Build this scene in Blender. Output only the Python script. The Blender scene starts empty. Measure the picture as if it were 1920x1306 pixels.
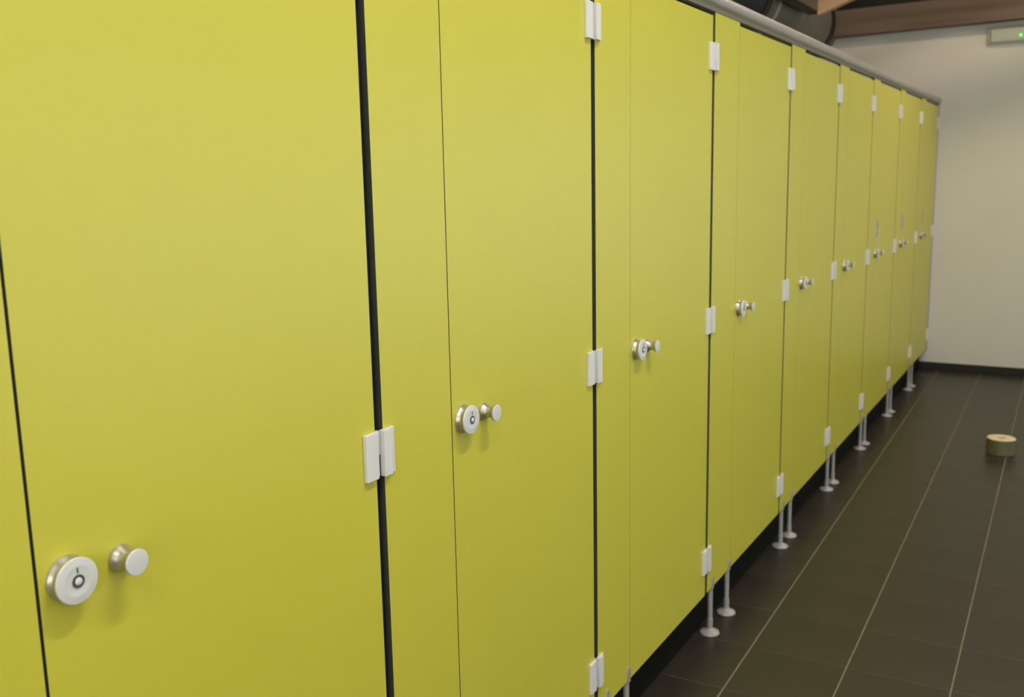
import bpy, bmesh, math, random
from mathutils import Matrix, Vector
random.seed(4)
scene = bpy.context.scene
COL = scene.collection

# ------------------------------------------------------------------ camera
# partition front plane x = 0, row runs along +y, floor z = 0 (metres)
CAM_POS = Vector((0.9959, 0.0, 1.5297))
YAW, PITCH, ROLL, FPX = 0.53014831, -0.17186974, -0.02019462, 1829.749
fwd = Vector((-math.sin(YAW) * math.cos(PITCH), math.cos(YAW) * math.cos(PITCH), math.sin(PITCH)))
rgt = Vector((math.cos(YAW), math.sin(YAW), 0))
up = rgt.cross(fwd)
r2 = rgt * math.cos(ROLL) + up * math.sin(ROLL)
u2 = up * math.cos(ROLL) - rgt * math.sin(ROLL)
cd = bpy.data.cameras.new('camera')
cam = bpy.data.objects.new('camera', cd)
COL.objects.link(cam)
cam.matrix_world = Matrix(((r2.x, u2.x, -fwd.x, CAM_POS.x), (r2.y, u2.y, -fwd.y, CAM_POS.y),
                           (r2.z, u2.z, -fwd.z, CAM_POS.z), (0, 0, 0, 1)))
cd.sensor_fit = 'HORIZONTAL'
cd.sensor_width = 36.0
cd.lens = FPX / 1920 * 36.0
cd.clip_start = 0.05
cd.dof.use_dof = True
cd.dof.focus_distance = 1.75
cd.dof.aperture_fstop = 6.0
scene.camera = cam

# ------------------------------------------------------------------ world, exposure
w = bpy.data.worlds.new('world')
scene.world = w
w.use_nodes = True
w.node_tree.nodes['Background'].inputs[0].default_value = (0.9, 0.95, 1.0, 1)
w.node_tree.nodes['Background'].inputs[1].default_value = 0.05
vs = scene.view_settings
vs.view_transform = 'Standard'
vs.look = 'None'
vs.gamma = 1.0
vs.use_curve_mapping = False
vs.exposure = 0.0

LAMP_POWER = (110.0, 228.0)
LAMP_COL = (1.0, 0.97, 0.92)
LAMP_Y = (-1.6, 1.5)
WARM_LAMP = ((0.75, 6.25, 3.55), (1.0, 0.76, 0.49), 112.0)   # position, colour, strength
FILL_LUM = 1.55
END_FILL_LUM = 5.0

# ------------------------------------------------------------------ materials
def mat(name, color, rough=0.5, metal=0.0, spec=0.5, var=0.0, vscale=6.0, bump=0.0, bscale=200.0, color2=None):
    m = bpy.data.materials.new(name)
    m.use_nodes = True
    nt = m.node_tree
    b = nt.nodes['Principled BSDF']
    b.inputs['Roughness'].default_value = rough
    b.inputs['Metallic'].default_value = metal
    b.inputs['Specular IOR Level'].default_value = spec
    tc = nt.nodes.new('ShaderNodeTexCoord')
    n = nt.nodes.new('ShaderNodeTexNoise')
    n.inputs['Scale'].default_value = vscale
    n.inputs['Detail'].default_value = 5.0
    nt.links.new(tc.outputs['Object'], n.inputs['Vector'])
    r = nt.nodes.new('ShaderNodeValToRGB')
    c = color
    d = color2 if color2 else tuple(max(0, x * (1 - var)) for x in c)
    e = c if color2 else tuple(min(1, x * (1 + var)) for x in c)
    r.color_ramp.elements[0].position = 0.3
    r.color_ramp.elements[1].position = 0.7
    r.color_ramp.elements[0].color = (*d, 1)
    r.color_ramp.elements[1].color = (*e, 1)
    nt.links.new(n.outputs['Fac'], r.inputs['Fac'])
    nt.links.new(r.outputs['Color'], b.inputs['Base Color'])
    if bump:
        n2 = nt.nodes.new('ShaderNodeTexNoise')
        n2.inputs['Scale'].default_value = bscale
        n2.inputs['Detail'].default_value = 3.0
        nt.links.new(tc.outputs['Object'], n2.inputs['Vector'])
        bp = nt.nodes.new('ShaderNodeBump')
        bp.inputs['Strength'].default_value = bump
        bp.inputs['Distance'].default_value = 0.002
        nt.links.new(n2.outputs['Fac'], bp.inputs['Height'])
        nt.links.new(bp.outputs['Normal'], b.inputs['Normal'])
    return m

def wood(name, dark, light, scale, axis):
    m = mat(name, light, 0.7, spec=0.25)
    nt = m.node_tree
    b = nt.nodes['Principled BSDF']
    tc = nt.nodes.new('ShaderNodeTexCoord')
    mp = nt.nodes.new('ShaderNodeMapping')
    s = [scale] * 3
    s[axis] = scale * 0.06
    mp.inputs['Scale'].default_value = s
    n = nt.nodes.new('ShaderNodeTexNoise')
    n.inputs['Scale'].default_value = 1.0
    n.inputs['Detail'].default_value = 6.0
    r = nt.nodes.new('ShaderNodeValToRGB')
    r.color_ramp.elements[0].position = 0.35
    r.color_ramp.elements[1].position = 0.65
    r.color_ramp.elements[0].color = (*dark, 1)
    r.color_ramp.elements[1].color = (*light, 1)
    nt.links.new(tc.outputs['Object'], mp.inputs['Vector'])
    nt.links.new(mp.outputs['Vector'], n.inputs['Vector'])
    nt.links.new(n.outputs['Fac'], r.inputs['Fac'])
    nt.links.new(r.outputs['Color'], b.inputs['Base Color'])
    return m

def emit(name, color, strength):
    m = bpy.data.materials.new(name)
    m.use_nodes = True
    b = m.node_tree.nodes['Principled BSDF']
    b.inputs['Base Color'].default_value = (*color, 1)
    b.inputs['Emission Color'].default_value = (*color, 1)
    b.inputs['Emission Strength'].default_value = strength
    return m

M = {}
M['lime'] = mat('lime_laminate', (0.585, 0.555, 0.052), 0.38, spec=0.72, var=0.012, vscale=3.0, bump=0.06, bscale=900)
M['core'] = mat('black_laminate_core', (0.062, 0.068, 0.054), 0.55, spec=0.3, var=0.1)
M['white_plastic'] = mat('hinge_grey_plastic', (0.72, 0.72, 0.71), 0.45, var=0.02)
M['satin'] = mat('satin_nickel', (0.56, 0.53, 0.46), 0.34, metal=0.85, var=0.02)
M['face'] = mat('pale_grey_face', (0.66, 0.67, 0.66), 0.42, var=0.02)
M['slot'] = mat('dark_slot', (0.075, 0.080, 0.070), 0.5)
M['alu'] = mat('anodised_aluminium', (0.47, 0.445, 0.42), 0.42, metal=0.35, var=0.03, vscale=12)
M['foot'] = mat('foot_grey', (0.40, 0.395, 0.38), 0.4, metal=0.2, var=0.03)
M['tile'] = mat('dark_floor_tile', (0.031, 0.025, 0.018), 0.38, spec=0.45, var=0.16, vscale=2.2, bump=0.05, bscale=60)
M['grout'] = mat('grout', (0.235, 0.205, 0.135), 0.9, spec=0.1, var=0.12, vscale=20)
M['plaster'] = mat('cream_plaster', (0.70, 0.685, 0.615), 0.9, spec=0.15, var=0.015, vscale=2, bump=0.08, bscale=120)
M['white_plaster'] = mat('white_plaster', (0.80, 0.79, 0.75), 0.9, spec=0.15, var=0.015, vscale=2, bump=0.08, bscale=120)
M['skirt'] = mat('black_skirting', (0.022, 0.022, 0.018), 0.5, spec=0.3, var=0.1)
M['ceiling'] = mat('dark_ceiling_board', (0.030, 0.028, 0.024), 0.8, spec=0.2, var=0.2)
M['beam'] = wood('dark_beam_wood', (0.140, 0.100, 0.072), (0.200, 0.150, 0.110), 14, 0)
M['purlin'] = wood('weathered_purlin_wood', (0.055, 0.046, 0.033), (0.10, 0.085, 0.063), 14, 1)
M['rafter'] = wood('pale_rafter_wood', (0.50, 0.33, 0.20), (0.66, 0.46, 0.29), 16, 0)
M['duct'] = mat('galvanised_duct', (0.15, 0.145, 0.115), 0.5, metal=0.3, var=0.12, vscale=7)
M['shade_strip'] = mat('under_panel_shade', (0.0055, 0.0065, 0.0045), 0.8, spec=0.12)  # near-black tone for the shade under the panels
M['olive_alu'] = mat('dull_olive_channel', (0.20, 0.19, 0.125), 0.5, metal=0.3, var=0.05)
M['rubber'] = mat('black_rubber', (0.012, 0.013, 0.012), 0.6)
M['flange'] = mat('bright_flange', (0.70, 0.68, 0.60), 0.35, metal=0.5)
M['lampwhite'] = mat('lamp_housing_white', (0.75, 0.75, 0.73), 0.5)
M['unit'] = mat('emergency_unit_grey', (0.50, 0.52, 0.44), 0.5, var=0.02)
M['unit_lens'] = mat('emergency_unit_lens', (0.46, 0.50, 0.41), 0.3, var=0.03)
M['led'] = emit('green_led', (0.12, 1.0, 0.16), 1.6)
M['paper'] = mat('beige_paper', (0.74, 0.64, 0.43), 0.8, spec=0.2, var=0.08, vscale=60)
M['wrap'] = mat('olive_clear_wrap', (0.15, 0.135, 0.070), 0.4, var=0.12, vscale=25)
M['core_red'] = mat('reddish_card_core', (0.62, 0.34, 0.22), 0.8, spec=0.2, var=0.05)
M['sign'] = mat('pale_sticker', (0.56, 0.52, 0.30), 0.6, var=0.03)
M['ink'] = mat('dark_print', (0.27, 0.25, 0.14), 0.7)
for q in range(2):
    M['lamp%d' % q] = emit('lamp_diffuser', LAMP_COL, LAMP_POWER[q])
M['warmlamp'] = emit('warm_lamp_diffuser', WARM_LAMP[1], WARM_LAMP[2])
M['fill_pane'] = emit('fill_light_glass', (0.90, 0.97, 1.08), FILL_LUM)  # glow of the unseen panes added as frontal fill and sheen
M['fill_pane_end'] = emit('end_fill_light_glass', (1.0, 0.97, 0.92), END_FILL_LUM)  # stronger glow for the added fill behind the camera

# ------------------------------------------------------------------ mesh helpers
class MB:
    def __init__(self):
        self.v, self.f, self.m, self.sm = [], [], [], []
    def face(self, idx, mi=0, smooth=False):
        self.f.append(idx); self.m.append(mi); self.sm.append(smooth)
    def box(self, x0, x1, y0, y1, z0, z1, mi=0, side=None):
        """side: material index used on the four edge faces (all but +-x)"""
        b = len(self.v)
        self.v += [(x0, y0, z0), (x1, y0, z0), (x1, y1, z0), (x0, y1, z0), (x0, y0, z1), (x1, y0, z1), (x1, y1, z1), (x0, y1, z1)]
        s = mi if side is None else side
        for q, k in (((0, 3, 2, 1), s), ((4, 5, 6, 7), s), ((0, 1, 5, 4), s), ((2, 3, 7, 6), s), ((1, 2, 6, 5), mi), ((3, 0, 4, 7), mi)):
            self.face([b + i for i in q], k)
        return self
    def lathe(self, prof, n=32, axis=0, c=(0, 0, 0), mi=0, cap=True, closed=False):
        """prof: list of (offset along axis, radius)"""
        b = len(self.v)
        for (t, r) in prof:
            for i in range(n):
                a = 2 * math.pi * i / n
                p = [0, 0, 0]
                p[axis] = t
                p[(axis + 1) % 3] = r * math.cos(a)
                p[(axis + 2) % 3] = r * math.sin(a)
                self.v.append(tuple(p[k] + c[k] for k in range(3)))
        L = len(prof)
        for j in range(L if closed else L - 1):
            for i in range(n):
                j2 = (j + 1) % L
                self.face([b + j * n + i, b + j * n + (i + 1) % n, b + j2 * n + (i + 1) % n, b + j2 * n + i], mi, True)
        if cap and not closed:
            self.face([b + i for i in range(n)][::-1], mi)
            self.face([b + (L - 1) * n + i for i in range(n)], mi)
        return self
    def prism(self, pts, t0, t1, axis=0, mi=0):
        """pts: polygon in the plane of the two other axes (axis+1, axis+2)"""
        b = len(self.v)
        n = len(pts)
        for t in (t0, t1):
            for (p, q) in pts:
                a = [0, 0, 0]
                a[axis] = t; a[(axis + 1) % 3] = p; a[(axis + 2) % 3] = q
                self.v.append(tuple(a))
        self.face([b + i for i in range(n)][::-1], mi)
        self.face([b + n + i for i in range(n)], mi)
        for i in range(n):
            self.face([b + i, b + (i + 1) % n, b + n + (i + 1) % n, b + n + i], mi)
        return self
    def mesh(self, name, mats, bevel=0.0):
        me = bpy.data.meshes.new(name)
        me.from_pydata(self.v, [], self.f)
        for m in mats:
            me.materials.append(M[m])
        for p, mi, s in zip(me.polygons, self.m, self.sm):
            p.material_index = mi
            p.use_smooth = s
        bm = bmesh.new()
        bm.from_mesh(me)
        bmesh.ops.recalc_face_normals(bm, faces=bm.faces)
        if bevel:
            bmesh.ops.bevel(bm, geom=list(bm.edges), offset=bevel, segments=2, profile=0.5, affect='EDGES', clamp_overlap=True)
        bm.to_mesh(me)
        bm.free()
        if any(self.sm):
            me.set_sharp_from_angle(angle=math.radians(38))
        return me

def link(name, me, parent=None, loc=(0, 0, 0), label=None):
    o = bpy.data.objects.new(name, me)
    COL.objects.link(o)
    o.location = loc
    if parent is not None:
        o.parent = parent
    if label:
        o['label'] = label
    return o

def thing(name, label, cat, loc=(0, 0, 0), group=None, me=None):
    o = link(name, me, None, loc)
    o['label'] = label
    o['category'] = cat
    if group:
        o['group'] = group
    return o

def struct(name, me, loc=(0, 0, 0), label=None):
    o = link(name, me, None, loc, label)
    o['kind'] = 'structure'
    return o

# ------------------------------------------------------------------ room shell
XL, XR, YB, YE, ZC = -1.70, 2.60, -2.6, 8.10, 5.00
TW = 0.12
struct('wall_left', MB().box(XL - TW, XL, YB - TW, YE + TW, -0.02, ZC).mesh('wall_left', ['plaster']))
WIN = [(1.9, 3.5), (3.9, 5.5), (5.9, 7.5)]
WZ0, WZ1 = 0.55, 2.20
wr = MB().box(XR, XR + TW, YB - TW, YE + TW, -0.02, WZ0).box(XR, XR + TW, YB - TW, YE + TW, WZ1, ZC)
ys = [YB - TW] + [q for ab in WIN for q in ab] + [YE + TW]
for a, b in zip(ys[0::2], ys[1::2]):
    wr.box(XR, XR + TW, a, b, WZ0, WZ1)
struct('wall_right', wr.mesh('wall_right', ['white_plaster']))
for n, (a, b) in enumerate(WIN):
    wn = MB()
    for (p, q, c, d) in ((a, b, WZ0, WZ0 + 0.05), (a, b, WZ1 - 0.05, WZ1), (a, a + 0.05, WZ0 + 0.05, WZ1 - 0.05), (b - 0.05, b, WZ0 + 0.05, WZ1 - 0.05),
                         ((a + b) / 2 - 0.025, (a + b) / 2 + 0.025, WZ0 + 0.05, WZ1 - 0.05)):
        wn.box(XR + 0.03, XR + 0.09, p, q, c, d)
    wo = struct('fill_window_%d' % (n + 1), wn.mesh('fill_window_frame', ['lampwhite']), label='added white framed fill light panes in the wall facing the cubicles')  # out of view, added to fill the lime fronts and give them sheen
    for p, q in ((a + 0.05, (a + b) / 2 - 0.025), ((a + b) / 2 + 0.025, b - 0.05)):
        link('pane', MB().box(XR + 0.055, XR + 0.065, p, q, WZ0 + 0.05, WZ1 - 0.05).mesh('pane', ['fill_pane']), wo)
struct('wall_back', MB().box(XL, XR, YE, YE + TW, -0.02, ZC).mesh('wall_back', ['plaster']),
       label='cream plastered end wall beyond the last lime cubicle')
FX0, FX1, FZ0, FZ1 = 0.35, 2.15, 0.85, 2.25
wf = MB().box(XL, XR, YB - TW, YB, -0.02, FZ0).box(XL, XR, YB - TW, YB, FZ1, ZC)
wf.box(XL, FX0, YB - TW, YB, FZ0, FZ1).box(FX1, XR, YB - TW, YB, FZ0, FZ1)
struct('wall_front', wf.mesh('wall_front', ['plaster']))
wn = MB()
for (p, q, c, d) in ((FX0, FX1, FZ0, FZ0 + 0.05), (FX0, FX1, FZ1 - 0.05, FZ1), (FX0, FX0 + 0.05, FZ0 + 0.05, FZ1 - 0.05), (FX1 - 0.05, FX1, FZ0 + 0.05, FZ1 - 0.05),
                     (1.225, 1.275, FZ0 + 0.05, FZ1 - 0.05)):
    wn.box(p, q, YB - 0.09, YB - 0.03, c, d)
wo = struct('fill_window_4', wn.mesh('fill_window_frame', ['lampwhite']), label='added white framed fill light panes at the near end of the aisle')  # unseen behind the camera, added as extra fill along the aisle
for p, q in ((FX0 + 0.05, 1.225), (1.275, FX1 - 0.05)):
    link('pane', MB().box(p, q, YB - 0.065, YB - 0.055, FZ0 + 0.05, FZ1 - 0.05).mesh('pane', ['fill_pane_end']), wo)
struct('ceiling', MB().box(XL - TW, XR + TW, YB - TW, YE + TW, ZC, ZC + 0.1).mesh('ceiling', ['ceiling']))
struct('baseboard_back', MB().box(XL + 0.012, XR - 0.012, YE - 0.010, YE, 0, 0.060).mesh('baseboard_back', ['skirt'], 0.002),
       label='low black skirting along the cream end wall')
struct('baseboard_right', MB().box(XR - 0.010, XR, YB, YE, 0, 0.060).mesh('baseboard_right', ['skirt'], 0.002))
struct('baseboard_left', MB().box(XL, XL + 0.010, YB, YE, 0, 0.060).mesh('baseboard_left', ['skirt'], 0.002))

# floor: grout bed with real tiles; the tile grid is turned 0.64 degrees against the cubicle row
floor = struct('floor', MB().box(XL - TW, XR + TW, YB - TW, YE + TW, -0.06, -0.0012).mesh('floor_bed', ['grout']),
               label='grout bed of the dark tiled floor')
TA = 0.0111
PX, PY = 0.3015, 0.2985
GX, GY = 0.0046, 0.0022
ORG = (0.1415, 3.2665)
tile_me = MB().box(-PX / 2 + GX / 2, PX / 2 - GX / 2, -PY / 2 + GY / 2, PY / 2 - GY / 2, -0.009, 0.0).mesh('floor_tile', ['tile'], 0.0009)
stuff = MB()
def tile_ok(x, y):
    return XL < x < XR and YB < y < YE
k = 0
for i in range(-8, 10):
    for j in range(-22, 19):
        lx, ly = (i + 0.5) * PX, (j + 0.5) * PY
        x = ORG[0] + lx * math.cos(TA) - ly * math.sin(TA)
        y = ORG[1] + lx * math.sin(TA) + ly * math.cos(TA)
        if not (XL - 0.05 < x < XR + 0.05 and YB - 0.1 < y < YE + 0.16):
            continue
        if -0.55 < x < 1.75 and y > 1.5:
            t = link('floor_tile', tile_me, floor, (x, y, random.uniform(-0.0003, 0.0)))
            t.rotation_euler.z = TA
        else:
            b0 = len(stuff.v)
            stuff.box(-PX / 2 + GX / 2, PX / 2 - GX / 2, -PY / 2 + GY / 2, PY / 2 - GY / 2, -0.009, 0.0)
            for q in range(b0, b0 + 8):
                vx, vy, vz = stuff.v[q]
                stuff.v[q] = (x + vx * math.cos(TA) - vy * math.sin(TA), y + vx * math.sin(TA) + vy * math.cos(TA), vz)
so = link('floor_tiles', stuff.mesh('floor_tiles', ['tile']), floor)
so['kind'] = 'stuff'

# ------------------------------------------------------------------ cubicle front
Z0, ZD, ZP = 0.168, 1.996, 2.0105       # panel bottom, door top, pilaster top
TH = 0.013
H = [0.405, 1.253, 2.090, 2.931, 3.821, 4.665, 5.480, 6.334, 7.185, 8.034]     # hinge gap centres
L = [-0.215, 0.625, 1.471, 2.305, 3.184, 4.034, 4.866, 5.670, 6.524, 7.392]    # latch joints
HGS = [0.0108, 0.0108, 0.0105, 0.0100, 0.0075, 0.0060, 0.0050, 0.0045, 0.0045, 0.0060]   # half widths of the hinge gaps
ORD = ['tenth', 'ninth', 'eighth', 'seventh', 'sixth', 'fifth', 'fourth', 'third', 'second', 'first']
HZ = (0.288, 1.081, 1.878)

# --- shared hinge meshes (origin: gap centre on the front plane, hinge mid height)
hh = 0.040
hinge_leaf = MB().box(0, 0.0080, -0.043, -0.0125, -hh, hh).mesh('hinge_leaf', ['white_plastic'], 0.0012)
fl = MB().box(0, 0.0110, 0.0005, 0.0215, -hh, hh)
fl.box(0, 0.0050, 0.0210, 0.0360, -hh, hh)
frame_leaf = fl.mesh('frame_leaf', ['white_plastic'], 0.0010)
barrel = MB().lathe([(-hh + 0.001, 0.0042), (hh - 0.001, 0.0042)], 16, 2, (-0.003, -0.0042, 0)).mesh('barrel', ['white_plastic'])
gus = MB().box(-0.006, 0.0015, -0.0128, -0.0002, -0.002, hh - 0.001).mesh('knuckle', ['white_plastic'], 0.0006)

# --- lock and knob meshes (origin on the door face)
R = 0.0275
lk_mb = MB().lathe([(0.0, R), (0.0020, R * 1.0), (0.0042, R * 0.97), (0.0070, R * 0.88), (0.0100, R * 0.85), (0.0130, R * 0.88), (0.0158, R * 0.965), (0.0175, R)], 40, 0)
lk_mb.lathe([(0.0172, R * 0.99), (0.0178, R), (0.0196, R), (0.0206, R * 0.975), (0.0215, R * 0.72), (0.0218, R * 0.66), (0.0216, R * 0.60), (0.0213, R * 0.34), (0.0213, 0.0005)], 40, 0, mi=1)
lock_me = lk_mb.mesh('lock', ['satin', 'face'])
slot_me = MB().lathe([(0.0205, 0.0080), (0.0224, 0.0078), (0.0224, 0.0049), (0.0205, 0.0047)], 28, 0, closed=True).mesh('lock_ring', ['slot'])
core_me = MB().lathe([(0.0205, 0.0047), (0.0228, 0.0045), (0.0233, 0.0038), (0.0234, 0.0004)], 20, 0).mesh('lock_core', ['white_plastic'])
mark_me = MB().box(0.0205, 0.0222, -0.0007, 0.0007, 0.0100, 0.0165).mesh('lock_mark', ['slot'])
RK = 0.0165
kb = MB().lathe([(0.0, RK * 1.06), (0.0028, RK * 1.06), (0.0055, RK * 0.99), (0.0090, RK * 0.80), (0.0140, RK * 0.66), (0.0190, RK * 0.66), (0.0235, RK * 0.80),
                 (0.0265, RK * 0.96), (0.0285, RK), (0.0305, RK)], 36, 0)
kb.lathe([(0.0300, RK * 0.995), (0.0310, RK), (0.0320, RK * 0.95), (0.0324, RK * 0.8), (0.0325, 0.0004)], 36, 0, mi=1)
knob_me = kb.mesh('knob', ['satin', 'face'])

# --- sticker meshes
sign_me = MB().box(0, 0.0012, -0.052, 0.052, -0.058, 0.058).mesh('door_sticker', ['sign'])
pg = MB().lathe([(0.0010, 0.010), (0.0018, 0.010)], 16, 0, (0, 0.004, 0.044))
pg.prism([(-0.016, 0.004), (0.010, 0.004), (0.020, 0.033), (-0.006, 0.033)], 0.0010, 0.0018, 0)
pict_a = pg.mesh('pictogram', ['ink'])
pict_b = MB().prism([(-0.026, -0.036), (-0.004, -0.036), (0.024, -0.012), (0.024, -0.004), (0.004, -0.006)], 0.0010, 0.0018, 0).mesh('pictogram_low', ['ink'])

for i in range(10):
    y0 = L[i]
    gl = 0.0022 if i <= 1 else (0.0014 if i == 2 else 0.0006)
    d = thing('cubicle_door', '%s lime-yellow laminate cubicle door counted from the cream end wall' % ORD[i], 'door', (0, y0, 0), 'lime cubicle doors')
    ex = H[i] - HGS[i] - y0
    link('door_panel', MB().box(-TH, 0, gl, ex, Z0, ZD, 0, 1).mesh('door_panel', ['lime', 'core']), d)
    lk = link('lock', lock_me, d, (0, 0.038, 1.083), 'round grey lock rosette with a coin slot ring')
    link('lock_ring', slot_me, lk)
    link('lock_core', core_me, lk)
    link('lock_mark', mark_me, lk)
    link('knob', knob_me, d, (0, 0.112, 1.081), 'small round grey pull knob')
    for z in HZ:
        hg = link('hinge', hinge_leaf, d, (0, H[i] - y0, z), 'pale grey hinge')
        link('barrel', barrel, hg)
        link('knuckle', gus, hg)
    if i >= 7:
        s = link('door_sticker', sign_me, d, (0, 0.066, 1.207), 'pale pictogram sticker above the lock')
        link('pictogram', pict_a, s)
        link('pictogram', pict_b, s)

# --- feet (origin on the floor below the panel middle plane)
post_me = MB().lathe([(0.006, 0.0098), (0.055, 0.0098), (0.056, 0.0082), (Z0 + 0.002, 0.0082)], 20, 2).mesh('support_foot', ['foot'])
disc_me = MB().lathe([(0.0, 0.031), (0.004, 0.033), (0.009, 0.031), (0.013, 0.022), (0.017, 0.013), (0.020, 0.0100)], 28, 2).mesh('base_disc', ['foot'])
cl = MB()
for xx in (0.0066, -0.0096):
    cl.prism([(-0.0095, Z0 - 0.004), (0.0095, Z0 - 0.004), (0.0095, Z0 + 0.026), (0.0040, Z0 + 0.040), (-0.0040, Z0 + 0.040), (-0.0095, Z0 + 0.026)], xx, xx + 0.0030, 0)
cl.box(-0.0096, 0.0096, -0.0095, 0.0095, Z0 - 0.006, Z0 - 0.0005)
clip_me = cl.mesh('panel_clip', ['foot'], 0.0006)

PILN = ['between the tenth and ninth doors', 'between the ninth and eighth doors', 'between the eighth and seventh doors', 'between the seventh and sixth doors',
        'between the sixth and fifth doors', 'between the fifth and fourth doors', 'between the fourth and third doors', 'between the third and second doors',
        'between the second and first doors']
seal_me = MB().box(-0.0185, -TH - 0.0003, -0.036, 0.020, Z0, ZD).mesh('rubber_seal', ['rubber'])
for i in range(9):
    a, b = H[i] + HGS[i], L[i + 1] - (0.0022 if i == 0 else 0.0012 if i == 1 else 0.0005)
    p = thing('pilaster_panel', 'narrow fixed lime panel %s from the end wall' % PILN[i], 'panel', (0, a, 0), 'fixed lime panels between doors')
    wd = b - a
    link('panel', MB().box(-TH, 0, 0, wd, Z0, ZP, 0, 1).mesh('panel', ['lime', 'core']), p)
    for z in HZ:
        link('hinge_leaf', frame_leaf, p, (0, -HGS[i], z), 'pale grey hinge leaf')
    link('rubber_seal', seal_me, p)
    for fy in (0.056, wd - 0.010):
        f = link('support_foot', post_me, p, (-TH / 2, fy, 0), 'grey adjustable support foot')
        link('base_disc', disc_me, f)
        link('panel_clip', clip_me, f)

thing('shade_strip', 'low black strip standing in for the shade behind the feet of the lime panels', 'shade_strip', (0, 0, 0),  # black board put in place of the floor shade under the panels
      me=MB().box(-0.080, -0.052, L[0] - 0.03, YE, 0.0, 0.160).mesh('shade_strip', ['shade_strip'], 0.002))

# wall profile the last door hangs on, and the head rail
pr = thing('wall_profile', 'upright pale profile fixing the last lime door to the end wall', 'profile', (0, H[9] + HGS[9], 0))
link('upright', MB().box(-0.030, 0.002, 0, YE - H[9] - HGS[9] + 0.004, Z0, 2.011).mesh('upright', ['alu'], 0.0015), pr)
for z in HZ:
    link('hinge_leaf', frame_leaf, pr, (0.001, -HGS[9], z), 'pale grey hinge leaf')
prof = []
for q in range(0, 15):
    a = -math.pi / 2 + 2 * math.pi * q / 15
    prof.append((-0.0055 + 0.0190 * math.cos(a), 2.0440 + 0.0185 * math.sin(a)))
rail_me = MB().prism([(z, x) for (x, z) in prof], L[0] - 0.03, YE + 0.002, 1).mesh('head_rail', ['alu'])
hr = thing('head_rail', 'long pale aluminium rail along the top of the lime cubicle fronts', 'rail', (0, 0, 2.0085))
rt = link('tube', rail_me, hr, (0, 0, -2.0085))
link('channel', MB().box(-0.016, 0.0018, L[0] - 0.03, YE + 0.002, 0, 0.0235).mesh('channel', ['olive_alu']), hr, label='dull olive channel under the rail tube')

# ------------------------------------------------------------------ roof timbers and duct
struct('trim_1', MB().box(XL, XR, YE - 0.030, YE, 2.74, ZC).mesh('trim_1', ['ceiling']), label='dark boarding on the end wall above the beam')
struct_beam = MB().box(XL, XR, 7.97, YE + 0.002, 2.562, 2.752).mesh('tie_beam', ['beam'], 0.004)
thing('tie_beam', 'dark brown horizontal beam across the top of the cream end wall', 'beam', (0, 0, 0), me=struct_beam).rotation_euler.y = -0.013
thing('purlin', 'weathered brown timber purlin running above the metal duct', 'beam', (0, 0, 0),
      me=MB().box(-0.71, -0.62, YB, 6.93, 2.575, 2.715).mesh('purlin', ['purlin'], 0.004))
sl = 0.366
xb = -0.622
xe = xb + (ZC - 2.555) / sl + 0.05
rf = MB()
def rp(x, dz):
    return (2.552 + sl * (x - xb) + dz, x)
zt = ZC + 0.01
x1 = xb + (zt - 2.552) / sl
x0 = xb + (zt - 2.552 - 0.098) / sl
rf.prism([(2.552, xb), (zt, x1), (zt, x0), (2.650, xb)], 6.83, 6.90, 1)
thing('rafter', 'pale tan sloping timber rafter rising from the purlin', 'rafter', (0, 0, 0), me=rf.mesh('rafter', ['rafter'], 0.002))

DC, DR = (-1.03, 2.655), 0.275
du = thing('ventilation_duct', 'grey round ventilation duct with black joint rings above the cubicles', 'duct', (DC[0], 0, DC[1]))
pf = []
yy = 6.25
while yy < YE:
    pf += [(yy, DR), (yy + 0.055, DR), (yy + 0.0575, DR + 0.004), (yy + 0.0625, DR + 0.004)]
    yy += 0.065
pf = [(min(t, YE + 0.002), r) for t, r in pf]
link('duct_body', MB().lathe(pf, 48, 1).mesh('duct_body', ['duct']), du)
pf = []
yy = 2.5
while yy < 6.2:
    pf += [(yy, DR - 0.012), (yy + 0.02, DR + 0.002)]
    yy += 0.04
link('flexible_hose', MB().lathe(pf, 40, 1).mesh('flexible_hose', ['rubber']), du, label='black flexible section of the duct')
for yr in (6.215, 7.90):
    link('joint_ring', MB().lathe([(yr - 0.05, DR - 0.01), (yr - 0.048, DR + 0.010), (yr + 0.048, DR + 0.010), (yr + 0.05, DR - 0.01)], 48, 1, cap=False).mesh('joint_ring', ['rubber']), du)
link('flange', MB().lathe([(6.420, DR - 0.01), (6.421, DR + 0.014), (6.431, DR + 0.014), (6.432, DR - 0.01)], 48, 1, cap=False).mesh('flange', ['flange']), du,
     label='bright metal flange ring')
for yh in (4.0, 6.55):
    link('hanger', MB().box(-0.012, 0.012, yh, yh + 0.025, DR - 0.004, ZC - DC[1] + 0.002).mesh('hanger', ['duct']), du)

# ------------------------------------------------------------------ emergency unit on the end wall
eu = thing('emergency_light', 'pale box-shaped emergency light with a green lamp high on the end wall', 'emergency light', (0.48, YE, 2.475))
link('housing', MB().box(-0.185, 0.185, -0.028, 0.002, -0.058, 0.058).mesh('housing', ['unit'], 0.006), eu)
link('lens', MB().box(-0.165, 0.165, -0.062, -0.026, -0.050, 0.044).mesh('lens', ['unit_lens'], 0.012), eu)
link('indicator_lamp', MB().lathe([(-0.070, 0.002), (-0.068, 0.007), (-0.058, 0.009)], 16, 1, (0.034, 0, -0.012)).mesh('indicator_lamp', ['led']), eu,
     label='small glowing green indicator lamp')

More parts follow.
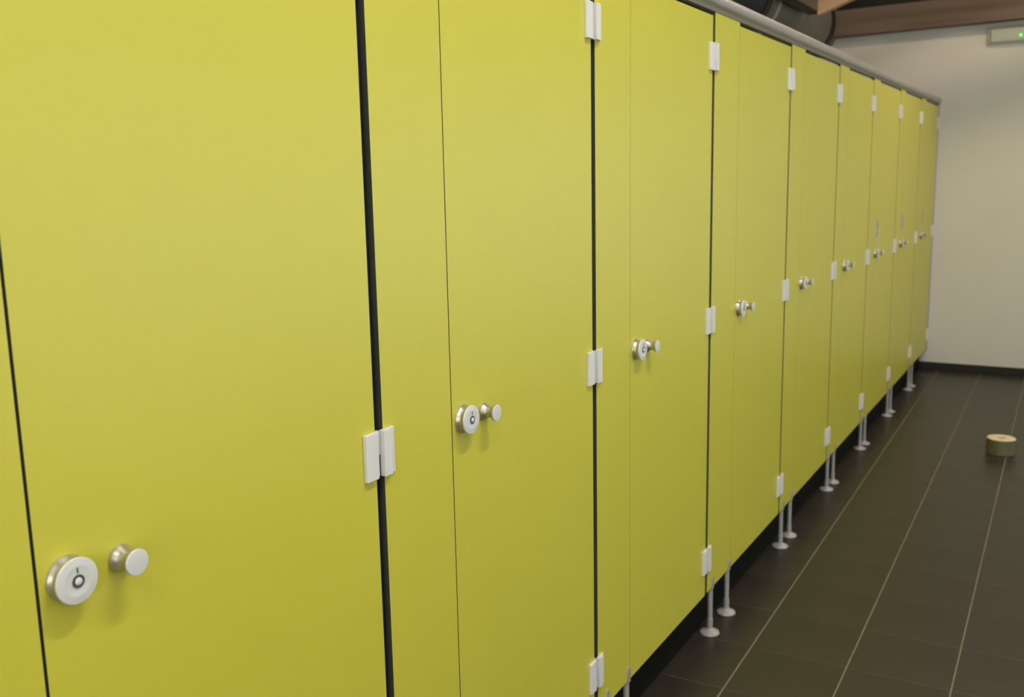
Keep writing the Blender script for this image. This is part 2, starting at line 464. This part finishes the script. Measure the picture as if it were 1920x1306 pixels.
# ------------------------------------------------------------------ roll on the floor
ro = thing('paper_roll', 'beige roll with a reddish core standing on the dark tiles', 'roll', (0.685, 5.79, 0))
RR, RH = 0.073, 0.088
link('winding', MB().lathe([(0.001, RR - 0.002), (0.0, RR - 0.004), (0.0, 0.023), (RH - 0.001, 0.023), (RH, RR - 0.004), (RH - 0.002, RR - 0.0015)], 40, 2, closed=True).mesh('winding', ['paper']), ro)
link('wrapper', MB().lathe([(0.0005, RR - 0.003), (0.002, RR), (RH - 0.004, RR), (RH - 0.003, RR - 0.003)], 40, 2, closed=True).mesh('wrapper', ['wrap']), ro,
     label='olive outer wrapping of the roll')
link('card_core', MB().lathe([(0.001, 0.0235), (RH - 0.006, 0.0235), (RH - 0.006, 0.0005)], 28, 2).mesh('card_core', ['core_red']), ro)

# ------------------------------------------------------------------ ceiling lamps over the aisle (above the frame)
LX, LZ, LL = 1.70, 4.55, 1.5
hs_me = MB().box(-0.055, 0.055, -LL / 2, LL / 2, 0.012, 0.070).mesh('housing', ['lampwhite'], 0.006)
df_me = [MB().prism([(0.013, -0.045), (0.013, 0.045), (0.004, 0.040), (-0.004, 0.022), (-0.006, 0.0), (-0.004, -0.022), (0.004, -0.040)], -LL / 2 + 0.02, LL / 2 - 0.02, 1).mesh('diffuser', ['lamp%d' % q]) for q in range(2)]
rod_me = MB().lathe([(0.066, 0.005), (ZC - LZ + 0.002, 0.005)], 10, 2).mesh('suspension_rod', ['lampwhite'])
where = ['over the aisle behind the tenth door', 'over the aisle beside the eighth and ninth doors']
for n, (ly, wh) in enumerate(zip(LAMP_Y, where)):
    la = thing('batten_lamp', 'long white batten lamp hanging ' + wh, 'lamp', (LX, ly, LZ), 'batten lamps over the aisle')
    link('housing', hs_me, la)
    link('diffuser', df_me[n], la)
    for s in (-1, 1):
        link('suspension_rod', rod_me, la, (0, s * 0.55, 0))

(wx, wy, wz) = WARM_LAMP[0]
la = thing('pendant_lamp', 'round warm pendant lamp hanging near the fourth door from the end wall', 'lamp', (wx, wy, wz))
link('shade', MB().lathe([(0.015, 0.17), (0.05, 0.165), (0.09, 0.13), (0.12, 0.05), (0.14, 0.02)], 32, 2).mesh('shade', ['lampwhite']), la)
link('diffuser', MB().lathe([(-0.03, 0.02), (-0.02, 0.10), (0.0, 0.15), (0.017, 0.165)], 32, 2).mesh('diffuser', ['warmlamp']), la)
link('suspension_rod', MB().lathe([(0.135, 0.005), (ZC - wz + 0.002, 0.005)], 10, 2).mesh('suspension_rod', ['lampwhite']), la)
